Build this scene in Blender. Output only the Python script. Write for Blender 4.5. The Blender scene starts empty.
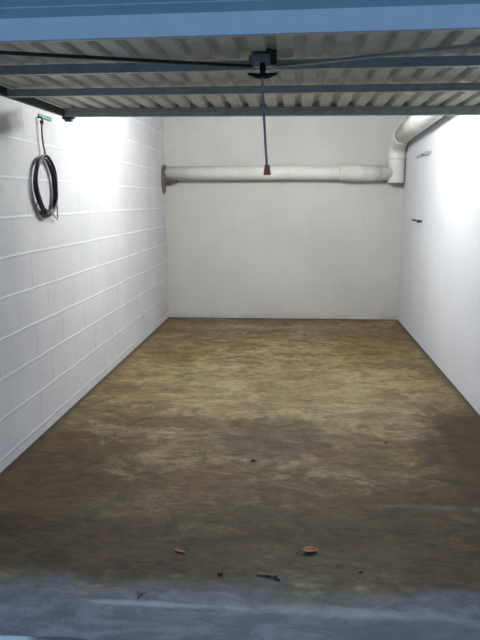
import bpy, bmesh, math, random
from mathutils import Vector, Matrix
random.seed(7)
C = bpy.context.scene.collection
PI = math.pi
XL, XR, YB, YF, ZC = -1.640, 1.315, 8.08, 2.20, 2.68     # room shell

# ------------------------------------------------------------------ helpers
def obj(name, bm, mat, parent=None, smooth=False, recalc=True):
    if recalc: bmesh.ops.recalc_face_normals(bm, faces=bm.faces[:])
    me = bpy.data.meshes.new(name); bm.to_mesh(me); bm.free()
    if smooth:
        for p in me.polygons: p.use_smooth = True
    me.materials.append(mat)
    o = bpy.data.objects.new(name, me); C.objects.link(o)
    if parent:
        o.parent = parent
        o.matrix_parent_inverse = Matrix.Translation(-parent.location)
    return o
def thing(name, label, cat, loc=(0, 0, 0), group=None):
    o = bpy.data.objects.new(name, None); C.objects.link(o); o.location = loc
    o.empty_display_size = .1
    o['label'] = label; o['category'] = cat
    if group: o['group'] = group
    return o
def tag(o, label, cat, group=None):
    o['label'] = label; o['category'] = cat
    if group: o['group'] = group
    return o
def struct(name, bm, mat):
    o = obj(name, bm, mat); o['kind'] = 'structure'; return o
def box(bm, x0, x1, y0, y1, z0, z1, bevel=0):
    r = bmesh.ops.create_cube(bm, size=1)
    for v in r['verts']:
        v.co = Vector(((x0+x1)/2+v.co.x*(x1-x0), (y0+y1)/2+v.co.y*(y1-y0), (z0+z1)/2+v.co.z*(z1-z0)))
    if bevel:
        es = list({e for v in r['verts'] for e in v.link_edges})
        bmesh.ops.bevel(bm, geom=es, offset=bevel, segments=2, affect='EDGES', profile=.6)
    return bm
def frame_at(t):
    t = t.normalized(); a = Vector((0, 0, 1)) if abs(t.z) < .9 else Vector((0, 1, 0))
    u = t.cross(a).normalized(); return u, t.cross(u).normalized()
def tube(bm, pts, r, n=12, cap=True, closed=False):
    pts = [Vector(p) for p in pts]; N = len(pts)
    rr = r if isinstance(r, (list, tuple)) else [r]*N
    u = None; rings = []
    for i, p in enumerate(pts):
        if closed: t = pts[(i+1) % N]-pts[i-1]
        else: t = pts[min(i+1, N-1)]-pts[max(i-1, 0)]
        t.normalize()
        if u is None: u, _ = frame_at(t)
        u = (u-t*u.dot(t)).normalized(); v = t.cross(u)
        rings.append([bm.verts.new(p+(u*math.cos(2*PI*k/n)+v*math.sin(2*PI*k/n))*rr[i]) for k in range(n)])
    for i in range(N if closed else N-1):
        a, b = rings[i], rings[(i+1) % N]
        for k in range(n): bm.faces.new((a[k], a[(k+1) % n], b[(k+1) % n], b[k]))
    if cap and not closed:
        bm.faces.new(rings[0][::-1]); bm.faces.new(rings[-1])
    return bm
def smooth_path(pts, n=8):
    P = [Vector(p) for p in pts]; P = [2*P[0]-P[1]]+P+[2*P[-1]-P[-2]]; out = []
    for i in range(1, len(P)-2):
        for k in range(n):
            t = k/n; a, b, c, d = P[i-1:i+3]
            out.append(.5*((2*b)+(c-a)*t+(2*a-5*b+4*c-d)*t*t+(3*b-a-3*c+d)*t**3))
    out.append(P[-2]); return out
def profile_x(bm, prof, x0, x1):
    """closed (y,z) profile extruded along x"""
    a = [bm.verts.new((x0, y, z)) for y, z in prof]; b = [bm.verts.new((x1, y, z)) for y, z in prof]; n = len(prof)
    for i in range(n): bm.faces.new((a[i], a[(i+1) % n], b[(i+1) % n], b[i]))
    bm.faces.new(a[::-1]); bm.faces.new(b); return bm

# ------------------------------------------------------------------ materials
class NT:
    def __init__(s, name, rough=.6, metal=0., spec=.5):
        s.m = bpy.data.materials.new(name); s.m.use_nodes = True; s.t = s.m.node_tree
        s.b = s.t.nodes['Principled BSDF']; s.b.inputs['Roughness'].default_value = rough
        s.b.inputs['Metallic'].default_value = metal; s.b.inputs['Specular IOR Level'].default_value = spec
        s.co = s.n('ShaderNodeTexCoord').outputs['Object']
    def n(s, k, **kw):
        d = s.t.nodes.new(k)
        for a, v in kw.items(): setattr(d, a, v)
        return d
    def put(s, sock, v):
        if isinstance(v, bpy.types.NodeSocket): s.t.links.new(v, sock)
        elif isinstance(v, tuple) and len(v) == 3 and sock.type == 'RGBA': sock.default_value = (*v, 1)
        else: sock.default_value = v
    def mth(s, op, a, b=0., c=None, clamp=False):
        d = s.n('ShaderNodeMath', operation=op, use_clamp=clamp); s.put(d.inputs[0], a); s.put(d.inputs[1], b)
        if c is not None: s.put(d.inputs[2], c)
        return d.outputs[0]
    def mix(s, f, a, b, mode='MIX'):
        d = s.n('ShaderNodeMix', data_type='RGBA', blend_type=mode); s.put(d.inputs[0], f); s.put(d.inputs[6], a); s.put(d.inputs[7], b)
        return d.outputs[2]
    def noise(s, scale, detail=4, rough=.55, vec=None, dist=0.):
        d = s.n('ShaderNodeTexNoise'); s.put(d.inputs['Vector'], vec or s.co); d.inputs['Scale'].default_value = scale
        d.inputs['Detail'].default_value = detail; d.inputs['Roughness'].default_value = rough; d.inputs['Distortion'].default_value = dist
        return d.outputs['Fac']
    def ramp(s, v, a, b):
        d = s.n('ShaderNodeMapRange', interpolation_type='SMOOTHSTEP'); s.put(d.inputs[0], v); d.inputs[1].default_value = a; d.inputs[2].default_value = b
        return d.outputs[0]
    def scaled(s, sc, loc=(0, 0, 0)):
        d = s.n('ShaderNodeMapping'); s.put(d.inputs[0], s.co); d.inputs['Scale'].default_value = sc; d.inputs['Location'].default_value = loc
        return d.outputs[0]
    def sep(s):
        d = s.n('ShaderNodeSeparateXYZ'); s.put(d.inputs[0], s.co); return d.outputs
    def bump(s, h, strength=.3, dist=.01):
        d = s.n('ShaderNodeBump'); s.put(d.inputs['Height'], h); d.inputs['Strength'].default_value = strength; d.inputs['Distance'].default_value = dist
        s.t.links.new(d.outputs[0], s.b.inputs['Normal'])
    def col(s, v): s.put(s.b.inputs['Base Color'], v)
    def rough(s, v): s.put(s.b.inputs['Roughness'], v)

def plain(name, c, c2=None, rough=.5, metal=0., scale=12, bump=.05, spec=.5):
    m = NT(name, rough, metal, spec)
    c2 = c2 or tuple(x*.75 for x in c)
    f = m.noise(scale, 5, .6)
    m.col(m.mix(m.ramp(f, .35, .7), c, c2)); m.bump(f, bump, .004); return m.m

# painted block wall (left)
m = NT('painted_block', .75, spec=.2); x, y, z = m.sep()
wob = m.mth('MULTIPLY', m.mth('SUBTRACT', m.noise(3, 3), .5), .02)
zz = m.mth('ADD', m.mth('SUBTRACT', z, .064), wob)
row = m.mth('DIVIDE', zz, .225)
fr = m.mth('ABSOLUTE', m.mth('SUBTRACT', m.mth('FRACT', m.mth('ADD', row, .5)), .5))      # 0 on a bed joint
hj = m.mth('SUBTRACT', 1., m.ramp(fr, .008, .050))
odd = m.mth('MULTIPLY', m.mth('MODULO', m.mth('FLOOR', m.mth('ADD', row, 10.)), 2.), .5)
fy = m.mth('ABSOLUTE', m.mth('SUBTRACT', m.mth('FRACT', m.mth('ADD', m.mth('ADD', m.mth('DIVIDE', y, .47), odd), .35)), .5))
vj = m.mth('SUBTRACT', 1., m.ramp(fy, .006, .018))
soft = m.ramp(m.noise(2.2, 2), .35, .6)
n1 = m.noise(1.6, 4); n2 = m.noise(22, 5, .6); n3 = m.noise(160, 3)
base = m.mix(m.ramp(n1, .3, .7), (.53, .53, .555), (.60, .595, .615))
base = m.mix(m.mth('MULTIPLY', m.ramp(n2, .45, .75), .16), base, (.43, .43, .47))
vst = m.mth('MULTIPLY', vj, m.mth('MULTIPLY', soft, .45))
base = m.mix(vst, base, (.36, .36, .41))
hst = m.mth('MULTIPLY', hj, m.mth('ADD', .45, m.mth('MULTIPLY', soft, .4)))
base = m.mix(hst, base, (.74, .74, .76)); m.col(base)
hgt = m.mth('ADD', m.mth('SUBTRACT', m.mth('MULTIPLY', hj, .8), m.mth('MULTIPLY', vst, 1.2)), m.mth('ADD', m.mth('MULTIPLY', n2, .5), m.mth('MULTIPLY', n3, .25)))
m.bump(hgt, .45, .007); M_block = m.m
# plaster walls
def plaster(name, a, b, d, stre=.2):
    m = NT(name, .8, spec=.2); n1 = m.noise(1.2, 4); n2 = m.noise(6, 5, .6, m.scaled((1, 1, .5))); n3 = m.noise(60, 4)
    c = m.mix(m.ramp(n1, .3, .7), a, b); c = m.mix(m.mth('MULTIPLY', m.ramp(n2, .5, .75), .3), c, d)
    m.col(c); m.bump(m.mth('ADD', m.mth('MULTIPLY', n2, .8), m.mth('MULTIPLY', n3, .2)), stre, .02); return m
M_right = plaster('right_plaster', (.60, .61, .66), (.645, .655, .695), (.56, .57, .62)).m
m = plaster('back_plaster', (.51, .500, .478), (.565, .555, .53), (.455, .445, .42)); x, y, z = m.sep()
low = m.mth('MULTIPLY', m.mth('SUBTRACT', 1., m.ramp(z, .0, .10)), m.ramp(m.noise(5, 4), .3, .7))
crack = m.mth('SUBTRACT', 1., m.ramp(m.mth('ABSOLUTE', m.mth('SUBTRACT', m.noise(1.1, 3, .5, m.scaled((1, 1, 2.4), (3, 0, 1))), .5)), .0, .006))
src = m.b.inputs['Base Color'].links[0].from_socket
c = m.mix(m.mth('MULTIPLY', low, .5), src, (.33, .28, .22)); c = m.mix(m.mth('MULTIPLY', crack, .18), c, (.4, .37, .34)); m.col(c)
M_back = m.m
M_ceil = plaster('ceiling_plaster', (.36, .35, .34), (.40, .39, .38), (.30, .29, .28)).m
M_facade = plaster('facade_render', (.42, .45, .47), (.48, .50, .52), (.36, .38, .4)).m

# damp, stained concrete floor
m = NT('stained_concrete', .75, spec=.3); x, y, z = m.sep()
a = m.noise(1.1, 7, .62, dist=.9); b = m.noise(2.8, 8, .66, m.scaled((1, 1.25, 1)), 1.2); d = m.noise(13, 7, .7); e = m.noise(85, 4, .7)
g = m.noise(5.5, 8, .7, m.scaled((.55, 1.5, 1), (7, 3, 0)), 1.6)
c = m.mix(m.ramp(a, .38, .60), (.155, .108, .040), (.245, .198, .105))
c = m.mix(m.mth('MULTIPLY', m.ramp(b, .48, .60), .6), c, (.30, .262, .165))
c = m.mix(m.mth('MULTIPLY', m.ramp(g, .50, .64), .5), c, (.105, .070, .026))
c = m.mix(m.mth('MULTIPLY', m.ramp(m.noise(1.9, 8, .68, m.scaled((1, 1.3, 1), (4, 2, 0)), 1.4), .50, .62), .55), c, (.115, .078, .030))
c = m.mix(m.mth('MULTIPLY', m.ramp(d, .45, .68), .45), c, (.085, .065, .038))
c = m.mix(m.mth('MULTIPLY', m.ramp(m.noise(9, 8, .7, m.scaled((.6, 1.6, 1), (1, 8, 0)), 1.), .55, .68), .35), c, (.34, .30, .215))
c = m.mix(m.mth('MULTIPLY', m.ramp(e, .5, .8), .35), c, (.34, .31, .23))
def blot(px, py, rx, ry, colr, amt, warp=.45, edge=.35):
    global c
    dx = m.mth('DIVIDE', m.mth('SUBTRACT', x, px), rx); dy = m.mth('DIVIDE', m.mth('SUBTRACT', y, py), ry)
    r = m.mth('SQRT', m.mth('ADD', m.mth('MULTIPLY', dx, dx), m.mth('MULTIPLY', dy, dy)))
    r = m.mth('ADD', r, m.mth('MULTIPLY', m.mth('SUBTRACT', b, .5), warp*4))
    c = m.mix(m.mth('MULTIPLY', m.mth('SUBTRACT', 1., m.ramp(r, 1-edge, 1+edge)), amt), c, colr)
blot(.1, 4.9, 1.0, .75, (.28, .245, .155), .45)
blot(-.15, 3.88, .36, .40, (.095, .078, .052), .72, .3, .12)
blot(.30, 3.75, .30, .25, (.11, .085, .050), .55, .35, .15)
blot(-.75, 4.1, .60, .10, (.10, .072, .038), .6, .5, .2)
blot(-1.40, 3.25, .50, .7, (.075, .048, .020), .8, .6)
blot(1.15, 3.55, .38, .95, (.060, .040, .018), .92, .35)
blot(.85, 6.7, .5, 1.0, (.145, .100, .035), .6)
blot(-.5, 7.5, 1.0, .14, (.27, .25, .19), .5)
blot(.55, 3.4, .4, .12, (.10, .062, .026), .5)
blot(-.4, 2.95, 1.6, .40, (.085, .054, .020), .6, .7)  # near-floor blots: damp, plus the fading of the light put into the colour
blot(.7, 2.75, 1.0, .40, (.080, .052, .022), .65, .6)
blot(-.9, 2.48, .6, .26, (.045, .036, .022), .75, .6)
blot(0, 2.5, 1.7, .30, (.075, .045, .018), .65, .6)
blot(-.02, 3.02, .03, .08, (.20, .18, .14), .5, .3, .6)
blot(.72, 2.98, .25, .03, (.17, .15, .11), .5, .6, .6)
g2 = m.noise(4.2, 9, .74, m.scaled((.8, 1.35, 1), (11, 5, 0)), 1.1)
c = m.mix(1., c, m.mix(m.ramp(g2, .36, .64), (.58, .54, .50), (1.08, 1.08, 1.08)), 'MULTIPLY')
c = m.mix(.8, c, m.mix(m.ramp(m.noise(24, 6, .7, m.scaled((.7, 1.5, 1), (2, 5, 0)), .5), .38, .62), (.72, .70, .66), (1.12, 1.12, 1.12)), 'MULTIPLY')
c = m.mix(.5, c, m.mix(m.ramp(m.noise(3.1, 5, .6, m.scaled((1, 1, 1), (21, 9, 0)), .6), .42, .58), (1.12, .96, .92), (.94, 1.02, .9)), 'MULTIPLY')
# dark brown band along the foot of the walls
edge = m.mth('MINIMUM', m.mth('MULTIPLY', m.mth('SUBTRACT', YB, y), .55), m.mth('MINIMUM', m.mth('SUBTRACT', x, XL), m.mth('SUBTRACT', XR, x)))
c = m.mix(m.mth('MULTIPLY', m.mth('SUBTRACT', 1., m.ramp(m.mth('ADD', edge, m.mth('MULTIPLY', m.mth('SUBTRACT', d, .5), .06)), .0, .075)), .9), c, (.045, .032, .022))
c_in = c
# grey concrete apron in front of the threshold
b2 = m.noise(3.6, 8, .66, m.scaled((1, 2.4, 1)), .9); d = m.noise(17, 7, .72)
c = m.mix(m.ramp(b2, .38, .64), (.105, .108, .115), (.185, .185, .19))
c = m.mix(m.mth('MULTIPLY', m.ramp(d, .45, .68), .5), c, (.075, .075, .08))
c = m.mix(m.mth('MULTIPLY', m.ramp(e, .5, .8), .4), c, (.30, .30, .29))
blot(-.45, 2.125, .30, .014, (.40, .40, .40), .5, .8, .7)
blot(.15, 2.13, .30, .03, (.32, .32, .32), .5, .6, .5)
blot(.55, 2.02, .35, .05, (.09, .09, .10), .5, .6, .5)
blot(-.94, 1.885, .14, .025, (.45, .56, .58), .8, .25, .15)
blot(-.80, 1.90, .12, .02, (.04, .045, .05), .8, .3, .2)
t_ = m.ramp(m.mth('ADD', y, m.mth('MULTIPLY', m.mth('SUBTRACT', b, .5), .5)), 2.10, 2.34)
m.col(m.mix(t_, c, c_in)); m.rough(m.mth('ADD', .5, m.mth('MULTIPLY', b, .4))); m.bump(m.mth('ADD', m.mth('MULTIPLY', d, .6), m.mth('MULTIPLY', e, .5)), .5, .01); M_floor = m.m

M_galv = plain('galvanised_sheet', (.72, .71, .60), (.58, .57, .48), .5, .1, 9, .05)
M_rail = plain('painted_steel_rail', (.80, .78, .75), (.74, .72, .69), .4, .1, 14, .05)
M_frame = plain('frame_steel', (.30, .37, .36), (.24, .31, .31), .45, .1, 8, .05)
M_bar = plain('galvanised_bar', (.52, .58, .56), (.40, .46, .45), .45, .2, 18, .05)
M_dark = plain('dark_steel', (.05, .06, .065), (.03, .035, .04), .5, .4, 30)
M_black = plain('black_plastic', (.015, .015, .018), (.03, .03, .032), .4, 0, 40)
M_house = plain('zinc_lock_case', (.45, .46, .45), (.33, .34, .34), .45, .5, 40)
M_pipe = plain('painted_pipe', (.70, .69, .66), (.62, .605, .57), .55, 0, 5, .08, .3)
M_pipec = plain('pipe_coupling', (.64, .625, .595), (.55, .53, .50), .6, 0, 9, .12, .3)
M_putty = plain('crumbling_mortar', (.17, .145, .15), (.09, .08, .085), .9, 0, 22, .7, .2)
M_cable = plain('black_cable', (.018, .016, .035), (.03, .028, .05), .45, 0, 40)
M_grey = plain('grey_cable', (.42, .40, .36), (.34, .32, .29), .6, 0, 40)
M_string = plain('brown_string', (.16, .11, .07), (.24, .18, .12), .9, 0, 120, .4)
M_cord = plain('blue_grey_cord', (.42, .46, .50), (.50, .53, .56), .8, 0, 160, .4)
M_orange = plain('orange_toggle', (.95, .30, .12), (.85, .24, .09), .5, 0, 60)
M_hook = plain('green_hook', (.06, .20, .15), (.04, .13, .10), .5, .4, 60)
M_leaf = plain('orange_leaf', (.42, .14, .045), (.30, .10, .035), .7, 0, 60, .4)
M_leaf2 = plain('brown_leaf', (.20, .11, .05), (.13, .07, .035), .75, 0, 60, .4)
M_red = plain('dull_red_scrap', (.18, .045, .05), (.12, .03, .035), .7, 0, 60, .4)
M_twig = plain('dark_twig', (.03, .025, .025), (.05, .035, .03), .8, 0, 60, .4)
M_stone = plain('dark_stone', (.06, .05, .05), (.035, .03, .03), .85, 0, 60, .4)
M_rust = plain('rusty_iron', (.17, .12, .09), (.09, .06, .045), .8, .2, 80, .4)

# ------------------------------------------------------------------ room shell
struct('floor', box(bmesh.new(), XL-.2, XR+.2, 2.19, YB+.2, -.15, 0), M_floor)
g = struct('ground', box(bmesh.new(), -9, 9, -9, 2.19, -.16, 0), M_floor)
struct('wall_left', box(bmesh.new(), XL-.2, XL, YF+.15, YB, 0, ZC), M_block)
struct('wall_right', box(bmesh.new(), XR, XR+.2, YF+.15, YB, 0, ZC), M_right)
struct('wall_back', box(bmesh.new(), XL-.2, XR+.2, YB, YB+.2, 0, ZC), M_back)
struct('ceiling', box(bmesh.new(), XL-.2, XR+.2, YF+.15, YB+.2, ZC, ZC+.2), M_ceil)
b = bmesh.new(); JL, JR = -1.50, 1.24
box(b, -4, JL, YF+.0, YF+.15, 0, 3.4); box(b, JR, 4, YF+.0, YF+.15, 0, 3.4); box(b, JL, JR, YF+.0, YF+.15, 2.36, 3.4)
bmesh.ops.remove_doubles(b, verts=b.verts[:], dist=1e-5)
struct('wall_front', b, M_facade)
# steel door frame: head with a stepped lip, two jambs
b = bmesh.new()
profile_x(b, [(2.125, 2.36), (2.125, 2.175), (2.15, 2.175), (2.15, 2.16), (2.30, 2.16), (2.30, 2.36)], JL, JR)
profile_x(b, [(2.112, 2.235), (2.112, 2.205), (2.126, 2.198), (2.126, 2.242)], JL, JR)
box(b, JL, JL+.05, 2.14, 2.30, 0, 2.16); box(b, JR-.05, JR, 2.14, 2.30, 0, 2.16)
struct('trim_1', b, M_frame)

# ------------------------------------------------------------------ up-and-over door, lying open under the ceiling
DL, DR, DY0, DY1 = -1.435, 1.175, 2.06, 3.985
door = thing('garage_door', 'open up-and-over garage door of ribbed grey steel, tilted flat overhead', 'garage door', (0, 3.0, 2.0))
b = bmesh.new()   # ribbed sheet, ribs run front to back
pitch = .1035; zs = 2.046; hh = .024; prof = []
xx = DL+.02
while xx < DR-.02-pitch:
    prof += [(xx, zs), (xx+pitch*.55, zs), (xx+pitch*.64, zs+hh), (xx+pitch*.91, zs+hh)]; xx += pitch
prof.append((xx, zs))
th = .002
for k in range(len(prof)-1):
    (xa, za), (xb, zb) = prof[k], prof[k+1]
    for dz in (0, th):
        vs = [b.verts.new((xa, DY0+.02, za+dz)), b.verts.new((xb, DY0+.02, zb+dz)), b.verts.new((xb, DY1-.01, zb+dz)), b.verts.new((xa, DY1-.01, za+dz))]
        b.faces.new(vs if dz else vs[::-1])
bmesh.ops.remove_doubles(b, verts=b.verts[:], dist=1e-5)
obj('ribbed_sheet', b, M_galv, door, recalc=False)
# front rail: pale folded lip facing the drive
b = profile_x(bmesh.new(), [(DY0, 2.0), (DY0+.004, 1.997), (DY0+.014, 1.997), (DY0+.014, 2.003), (DY0+.006, 2.003), (DY0+.006, 2.066), (DY0, 2.066)], DL, DR)
obj('front_rail', b, M_rail, door)
b = profile_x(bmesh.new(), [(DY0+.012, 2.05), (DY0+.012, 2.098), (DY0+.018, 2.104), (DY0+.018, 2.15), (DY0+.03, 2.15), (DY0+.03, 2.05)], DL+.003, DR-.003)
obj('outer_edge', b, M_frame, door)
def zbar(y0, z0, h, w, name, mat):
    b = profile_x(bmesh.new(), [(y0, z0), (y0+w, z0), (y0+w, z0+.003), (y0+.003, z0+.003), (y0+.003, z0+h-.003), (y0+w, z0+h-.003), (y0+w, z0+h), (y0, z0+h)], DL+.02, DR-.02)
    obj(name, b, mat, door)
zbar(2.60, 2.0, .036, .03, 'cross_bar', M_bar)
zbar(3.15, 2.0, .034, .03, 'cross_bar', M_bar)
b = profile_x(bmesh.new(), [(DY1-.04, 1.998), (DY1, 1.998), (DY1, 2.085), (DY1-.006, 2.085), (DY1-.006, 2.048), (DY1-.04, 2.048), (DY1-.04, 2.035), (DY1-.036, 2.030), (DY1-.04, 2.024)], DL, DR)  # upstand behind the sheet, added to keep lamplight out of the rib ends
obj('rear_rail', b, M_bar, door)
for s, xa in ((-1, DL), (1, DR-.03)):
    b = bmesh.new(); box(b, xa, xa+.022, DY0+.05, DY1-.045, 2.0, 2.045, .003)
    obj('side_rail', b, M_dark, door)
    b = bmesh.new(); xc = xa+.03 if s < 0 else xa-.005
    tube(b, [(xc-.022, DY1+.005, 1.998), (xc+.022, DY1+.005, 1.998)], .026, 18)
    tube(b, [(xc-.04, DY1+.005, 1.998), (xc+.04, DY1+.005, 1.998)], .009, 10)
    box(b, xc-.03, xc-.024, DY1-.03, DY1+.02, 1.985, 2.03)
    r = obj('roller', b, M_black, door)
LX, LY = -.128, 2.575
b = tube(bmesh.new(), [(LX-.03, LY-.01, 2.005), (-1.0, 2.215, 2.0), (-1.31, 2.085, 2.0)], .0065, 10); obj('lock_rod', b, M_dark, door, True)
b = tube(bmesh.new(), [(LX+.035, LY-.01, 2.003), (.60, 2.275, 2.0), (1.04, 2.10, 2.0)], .0065, 10); obj('lock_rod', b, M_bar, door, True)
b = bmesh.new()                                       # lock case with a flange, fixed on the first cross bar
box(b, LX-.038, LX+.038, LY-.045, LY-.02, 1.998, 2.05, .005); box(b, LX-.055, LX+.055, LY-.02, LY-.0, 2.0, 2.045, .002)
box(b, LX+.02, LX+.034, LY-.055, LY-.045, 2.0, 2.02, .002)
lc = obj('lock_case', b, M_house, door)
b = bmesh.new(); box(b, LX-.04, LX+.036, LY-.075, LY-.03, 2.043, 2.056, .003); box(b, LX+.03, LX+.052, LY-.06, LY-.03, 2.0, 2.056, .003); obj('lock_cover', b, M_black, door)
b = bmesh.new()
tube(b, [(LX, LY-.035, 2.01), (LX, LY-.04, 1.97)], [.014, .011], 14)
pts = smooth_path([(LX-.055, LY-.05, 1.972), (LX-.03, LY-.052, 1.965), (LX, LY-.05, 1.962), (LX+.03, LY-.052, 1.965), (LX+.055, LY-.05, 1.972)], 5)
tube(b, pts, [.004+.0065*math.sin(PI*i/(len(pts)-1)) for i in range(len(pts))], 12)
obj('handle', b, M_black, door, True)

for ch in [o for o in C.objects if o.parent == door]:      # the old panel hangs very slightly twisted
    for v in ch.data.vertices: v.co.z -= .006*(v.co.x+.13)*(v.co.y-DY0)
# pull cord with orange toggle
pc = thing('pull_cord', 'thin blue-grey pull cord with orange toggle hanging from the garage door lock', 'pull cord', (LX, LY-.055, 1.955))
PYC = LY-.055; cz0 = 1.600
pts = smooth_path([(LX, PYC, 1.962), (LX+.003, PYC, 1.86), (LX+.010, PYC, 1.74), (LX+.017, PYC, cz0+.03)], 6)
obj('cord', tube(bmesh.new(), pts, .0046, 8), M_cord, pc, True)
b = tube(bmesh.new(), [(LX+.018, PYC, z) for z in (cz0+.036, cz0+.032, cz0+.018, cz0+.012, cz0, cz0-.003)], [.006, .0105, .0115, .013, .0145, .010], 16)
obj('toggle', b, M_orange, pc, True)

# ------------------------------------------------------------------ hook and cable coil on the block wall
hk = thing('wall_hook', 'small green metal hook on the block wall above the black cable coil', 'hook', (XL, 4.12, 2.03))
obj('plate', box(bmesh.new(), XL, XL+.008, 4.09, 4.30, 2.030, 2.054, .002), M_hook, hk)
pts = smooth_path([(XL+.004, 4.08, 2.030), (XL+.022, 4.08, 2.028), (XL+.030, 4.08, 2.014), (XL+.026, 4.08, 1.998), (XL+.014, 4.08, 2.004)], 5)
obj('prong', tube(bmesh.new(), pts, .006, 10), M_dark, hk, True)

cx, cy, cz = XL+.027, 4.085, 1.60
coil = thing('cable_coil', 'black cable wound in an oval coil hanging on the white block wall', 'cable', (XL, cy, 1.4))
b = bmesh.new(); pts = []; turns = 9
for i in range(turns*40+1):
    t = 2*PI*i/40; k = i/40
    ox = .010*math.sin(k*2.3)+.004*math.sin(t*3+k); rr = .013*math.cos(k*1.9)+.003*math.sin(2*t+k*2)
    ax, az = .165+rr, .182+rr
    yy = math.cos(t)*ax; zz = math.sin(t)*az
    pts.append((cx+ox, cy+yy*.985+zz*-.06, cz+zz+.02*yy))
obj('windings', tube(b, pts, .006, 8), M_cable, coil, True)
pts = smooth_path([(XL+.024, 4.08, 1.998), (XL+.022, 4.08, 1.93), (XL+.022, 4.09, 1.86), (XL+.026, 4.10, 1.81), (XL+.028, 4.085, 1.765)], 6)
b = tube(bmesh.new(), pts, .006, 8)
tube(b, [(XL+.024+.010*math.cos(a), 4.084, 1.998+.014*math.sin(a)) for a in [2*PI*i/14 for i in range(14)]], .0035, 8, closed=True)
obj('hanging_string', b, M_string, coil, True)
b = bmesh.new()        # wrap tying the turns, low on the near side
for k in range(3):
    yy, zc = 4.02+.010*k, 1.437-.004*k
    tube(b, [(cx+.021*math.cos(a), yy+.006*math.sin(a), zc+.021*math.sin(a)) for a in [2*PI*i/16 for i in range(16)]], .0045, 8, closed=True)
obj('tie', b, M_string, coil, True)
pts = smooth_path([(XL+.03, 3.93, 1.52), (XL+.012, 3.94, 1.46), (XL+.014, 3.98, 1.41), (XL+.014, 4.03, 1.395), (XL+.02, 4.10, 1.402), (XL+.026, 4.14, 1.43)], 8)
obj('slack_turn', tube(bmesh.new(), pts, .005, 8), M_grey, coil, True)
pts = smooth_path([(XL+.03, 4.245, 1.58), (XL+.024, 4.265, 1.50), (XL+.022, 4.27, 1.43), (XL+.024, 4.258, 1.385), (XL+.028, 4.20, 1.405), (XL+.034, 4.12, 1.44)], 8)
obj('loose_end', tube(bmesh.new(), pts, .005, 8), M_grey, coil, True)

# ------------------------------------------------------------------ waste pipe round the back right corner
pipe = thing('waste_pipe', 'thick white painted waste pipe along the back wall, turning up the right corner', 'pipe', (0, YB, 1.83))
PY, PZ, PR = YB-.112, 1.832, .083
b = tube(bmesh.new(), [(XL+.003, PY, PZ+.006), (0, PY, PZ), (1.20, PY, PZ-.018)], PR, 40); obj('horizontal_run', b, M_pipe, pipe, True)
def coupling(b, xa, xb, r, z):
    tube(b, [(xa, PY, z), (xa, PY, z), (xa+.008, PY, z), (xb-.008, PY, z), (xb, PY, z)], [PR-.01, r-.006, r, r, r-.006], 36)
b = bmesh.new(); pts = [(.52, PY, PZ-.01), (.56, PY, PZ-.008), (.62, PY, PZ-.006), (.70, PY, PZ-.006), (.76, PY, PZ-.010), (.84, PY, PZ-.014), (1.04, PY, PZ-.016)]
tube(b, pts, [PR+.001, PR+.007, PR+.019, PR+.022, PR+.017, PR+.011, PR+.009], 36); obj('sleeve', b, M_pipec, pipe, True)
b = bmesh.new(); tube(b, [(1.075, PY, PZ-.018), (1.075, PY, PZ-.018), (1.083, PY, PZ-.018), (1.125, PY, PZ-.018), (1.15, PY, PZ-.018)], [PR-.01, PR+.008, PR+.013, PR+.013, PR], 40); obj('collar', b, M_pipec, pipe, True)
VX, r2 = 1.208, .098
path = smooth_path([(VX, PY, 1.70), (VX, PY, 1.86), (VX, PY, 1.98), (VX, PY-.01, 2.08), (VX, PY-.08, 2.155), (VX, PY-.22, 2.20), (VX, PY-.40, 2.22)], 8)
obj('upright', tube(bmesh.new(), path[:17], r2, 36), M_pipe, pipe, True)
obj('elbow', tube(bmesh.new(), path[16:], r2+.007, 36), M_pipe, pipe, True)
E0 = Vector(path[-1])
obj('overhead_run', tube(bmesh.new(), [E0+Vector((0, .03, 0)), (VX, 6.6, 2.255), (VX, 5.6, 2.29), (VX, 4.3, 2.33)], r2-.002, 36), M_pipe, pipe, True)
for yc in (E0.y-.03,):
    b = tube(bmesh.new(), [(E0.x, yc+.05, E0.z), (E0.x, yc+.05, E0.z), (E0.x, yc, E0.z), (E0.x, yc, E0.z)], [r2-.01, r2+.014, r2+.014, r2-.01], 36)
    obj('collar', b, M_pipec, pipe)
b = tube(bmesh.new(), [(VX, PY, 1.965), (VX, PY, 1.965), (VX, PY, 2.0), (VX, PY, 2.0)], [r2-.01, r2+.008, r2+.008, r2-.01], 36); obj('collar', b, M_pipec, pipe)
# ragged mortar collar where the pipe leaves through the left wall
b = bmesh.new(); ctr = (PY-.02, 1.765); n = 40; rng = random.Random(3); rings = []
for (xo, rr) in ((0, .178), (.012, .172), (.022, .15), (.03, .11), (.05, .088)):
    rings.append([b.verts.new((XL+.002+xo+rng.uniform(-.002, .003)*(xo > 0), min(YB-.004, ctr[0]+math.cos(2*PI*k/n)*(rr+rng.uniform(-.012, .012))*.62), ctr[1]+(PZ-ctr[1])*(xo > .025)*1.+math.sin(2*PI*k/n)*(rr+rng.uniform(-.012, .012)))) for k in range(n)])
for a_, b_ in zip(rings, rings[1:]):
    for k in range(n): b.faces.new((a_[k], a_[(k+1) % n], b_[(k+1) % n], b_[k]))
b.faces.new(rings[-1]); obj('mortar_collar', b, M_putty, pipe)
b = bmesh.new(); box(b, XL+.03, XL+.16, PY-.03, YB-.003, PZ-PR-.022, PZ-PR+.01, .006); obj('wall_mount', b, M_rust, pipe)

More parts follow.
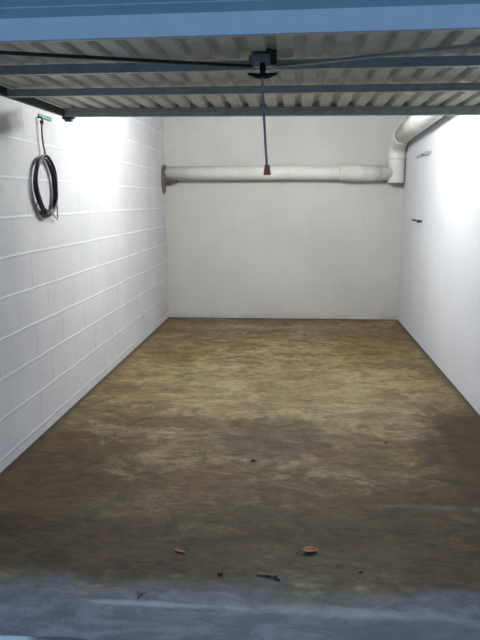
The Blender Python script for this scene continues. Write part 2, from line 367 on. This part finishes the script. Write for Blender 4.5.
# small things fixed on the right wall
w1 = thing('wall_bracket', 'small grey bracket on the right wall just under the overhead pipe', 'bracket', (XR, 6.8, 1.95))
b = bmesh.new(); box(b, XR-.012, XR, 6.50, 7.20, 1.940, 1.968, .004); box(b, XR-.03, XR-.006, 6.62, 6.68, 1.935, 1.975, .004); obj('plate', b, M_house, w1)
obj('bolt', tube(bmesh.new(), [(XR-.008, 6.86, 1.958), (XR-.02, 6.86, 1.958)], .010, 6), M_dark, w1)
w2 = thing('wall_bracket', 'tiny rusty peg sticking out halfway up the bare right wall', 'bracket', (XR, 6.9, 1.27))
b = bmesh.new(); box(b, XR-.01, XR, 6.78, 7.35, 1.268, 1.288, .004); obj('plate', b, M_rust, w2)
obj('peg', tube(bmesh.new(), [(XR-.005, 6.84, 1.278), (XR-.045, 6.80, 1.272)], [.012, .010], 10), M_dark, w2, True)

# ------------------------------------------------------------------ litter on the floor
def leaf(name, x, y, L, W, rot, mat, label, curl=.35, stem=True, seed=0):
    rg = random.Random(seed); root = thing(name, label, 'leaf', (x, y, 0), 'dry leaves on the floor')
    b = bmesh.new(); nu, nv = 12, 6; G = []
    for i in range(nu+1):
        u = i/nu; w = W*(math.sin(PI*u)**.7)*(1+.12*math.sin(9*u*PI)); row = []
        for j in range(-nv//2, nv//2+1):
            v = j/(nv/2)
            px = (u-.5)*L; py = v*w/2; pz = .003+curl*abs(v)**1.6*w*.5+.10*L*(2*u-1)**2*curl*2+rg.uniform(0, .001)
            row.append(b.verts.new((x+px*math.cos(rot)-py*math.sin(rot), y+px*math.sin(rot)+py*math.cos(rot), pz)))
        G.append(row)
    for i in range(nu):
        for j in range(nv): b.faces.new((G[i][j], G[i+1][j], G[i+1][j+1], G[i][j+1]))
    bmesh.ops.remove_doubles(b, verts=b.verts[:], dist=1e-5)
    geo = bmesh.ops.solidify(b, geom=b.faces[:], thickness=.0008)
    obj('blade', b, mat, root, True)
    if stem:
        p0 = Vector((x-.5*L*math.cos(rot), y-.5*L*math.sin(rot), .004+.1*L*curl*2)); d = Vector((-math.cos(rot+.4), -math.sin(rot+.4), 0))
        obj('stem', tube(bmesh.new(), [p0+Vector((math.cos(rot), math.sin(rot), 0))*.006, p0+d*.014+Vector((0, 0, -.002)), Vector((p0.x, p0.y, .002))+d*.03], .0013, 6), M_twig, root, True)
    return root
leaf('dry_leaf', .079, 2.532, .078, .040, .25, M_leaf, 'orange curled dry leaf, brightest of the litter on the floor', .55, True, 1)
leaf('dry_leaf', -.484, 2.49, .060, .016, -.45, M_leaf, 'narrow reddish dry leaf lying left of the orange leaf', .4, False, 2)
leaf('dry_leaf', -.115, 2.345, .062, .018, -.1, M_leaf2, 'brown dry leaf beside a dark twig near the threshold', .4, False, 3)
def twig(x, y, segs, label, r=.0028):
    b = bmesh.new()
    for s in segs: tube(b, [(x+a, y+c_, .004+d_) for a, c_, d_ in s], r, 7)
    return tag(obj('twig', b, M_twig, None, True), label, 'twig')
twig(-.075, 2.325, [[(-.03, .012, 0), (0, 0, .003), (.028, -.014, 0)], [(0, 0, .002), (.02, .008, .004)]], 'dark forked twig beside the brown dry leaf near the threshold', .0036)
twig(-.585, 2.165, [[(0, -.022, 0), (.002, 0, .002), (-.014, .026, .002)], [(.002, 0, .002), (.022, .018, .004)]], 'thin Y-shaped twig on the pale outer concrete at left', .0022)
def lump(name, x, y, r, mat, label, cat, seed, flat=.5):
    b = bmesh.new(); bmesh.ops.create_icosphere(b, subdivisions=2, radius=r); rg = random.Random(seed)
    for v in b.verts:
        v.co *= 1+rg.uniform(-.18, .18); v.co.z *= flat; v.co += Vector((x, y, r*flat*.85))
    return tag(obj(name, b, mat), label, cat)
lump('pebble', -.291, 2.339, .012, M_stone, 'small dark pebble between the narrow reddish leaf and the threshold', 'pebble', 4)
lump('pebble', -.231, 3.49, .015, M_stone, 'dark pebble alone on the damp patch mid-floor', 'pebble', 5, .4)
lump('pebble', .583, 3.83, .012, M_stone, 'tiny dark pebble farther back on the right half of the floor', 'pebble', 6, .4)
lump('paint_chip', .280, 2.397, .011, M_red, 'small dull red paint chip on the floor right of the orange leaf', 'paint chip', 7, .35)

# ------------------------------------------------------------------ light
w = bpy.data.worlds.new('World'); bpy.context.scene.world = w; w.use_nodes = True; t = w.node_tree
bg = t.nodes['Background']; tc = t.nodes.new('ShaderNodeTexCoord'); sp = t.nodes.new('ShaderNodeSeparateXYZ'); t.links.new(tc.outputs['Generated'], sp.inputs[0])
mr = t.nodes.new('ShaderNodeMapRange'); mr.interpolation_type = 'SMOOTHSTEP'; mr.inputs[1].default_value = .05; mr.inputs[2].default_value = .8
t.links.new(sp.outputs[2], mr.inputs[0])
mx = t.nodes.new('ShaderNodeMix'); mx.data_type = 'RGBA'; mx.inputs[6].default_value = (.03, .065, .13, 1); mx.inputs[7].default_value = (.45, .85, 1.48, 1)
t.links.new(mr.outputs[0], mx.inputs[0]); t.links.new(mx.outputs[2], bg.inputs[0]); bg.inputs[1].default_value = 1.0
for lx in (-.62, -.14, .34):                # the tube lamp on the ceiling beyond the open door
    L = bpy.data.lights.new('ceiling_lamp', 'POINT'); L.shadow_soft_size = .07; L.energy = 58; L.color = (.97, 1, .98)
    lo = bpy.data.objects.new('ceiling_lamp', L); C.objects.link(lo); lo.location = (lx, 5.3, 2.46)

# ------------------------------------------------------------------ camera
f, yaw, pitch_, roll = 633.76, .086556, .186126, -.0058199
cyw, syw = math.cos(yaw), math.sin(yaw)
fw = Vector((-syw*math.cos(pitch_), cyw*math.cos(pitch_), -math.sin(pitch_))); r = Vector((cyw, syw, 0)); u = r.cross(fw)
r2_ = r*math.cos(roll)+u*math.sin(roll); u2 = -r*math.sin(roll)+u*math.cos(roll)
cam = bpy.data.cameras.new('camera'); co = bpy.data.objects.new('camera', cam); C.objects.link(co)
cam.sensor_fit = 'VERTICAL'; cam.sensor_height = 32; cam.lens = f/640*32; cam.clip_start = .05
co.matrix_world = Matrix((( r2_.x, u2.x, -fw.x, 0), (r2_.y, u2.y, -fw.y, 0), (r2_.z, u2.z, -fw.z, 1.5), (0, 0, 0, 1)))
s = bpy.context.scene; s.camera = co
s.view_settings.view_transform = 'Standard'; s.view_settings.look = 'None'; s.view_settings.gamma = 1; s.view_settings.use_curve_mapping = False
s.view_settings.exposure = 0.0
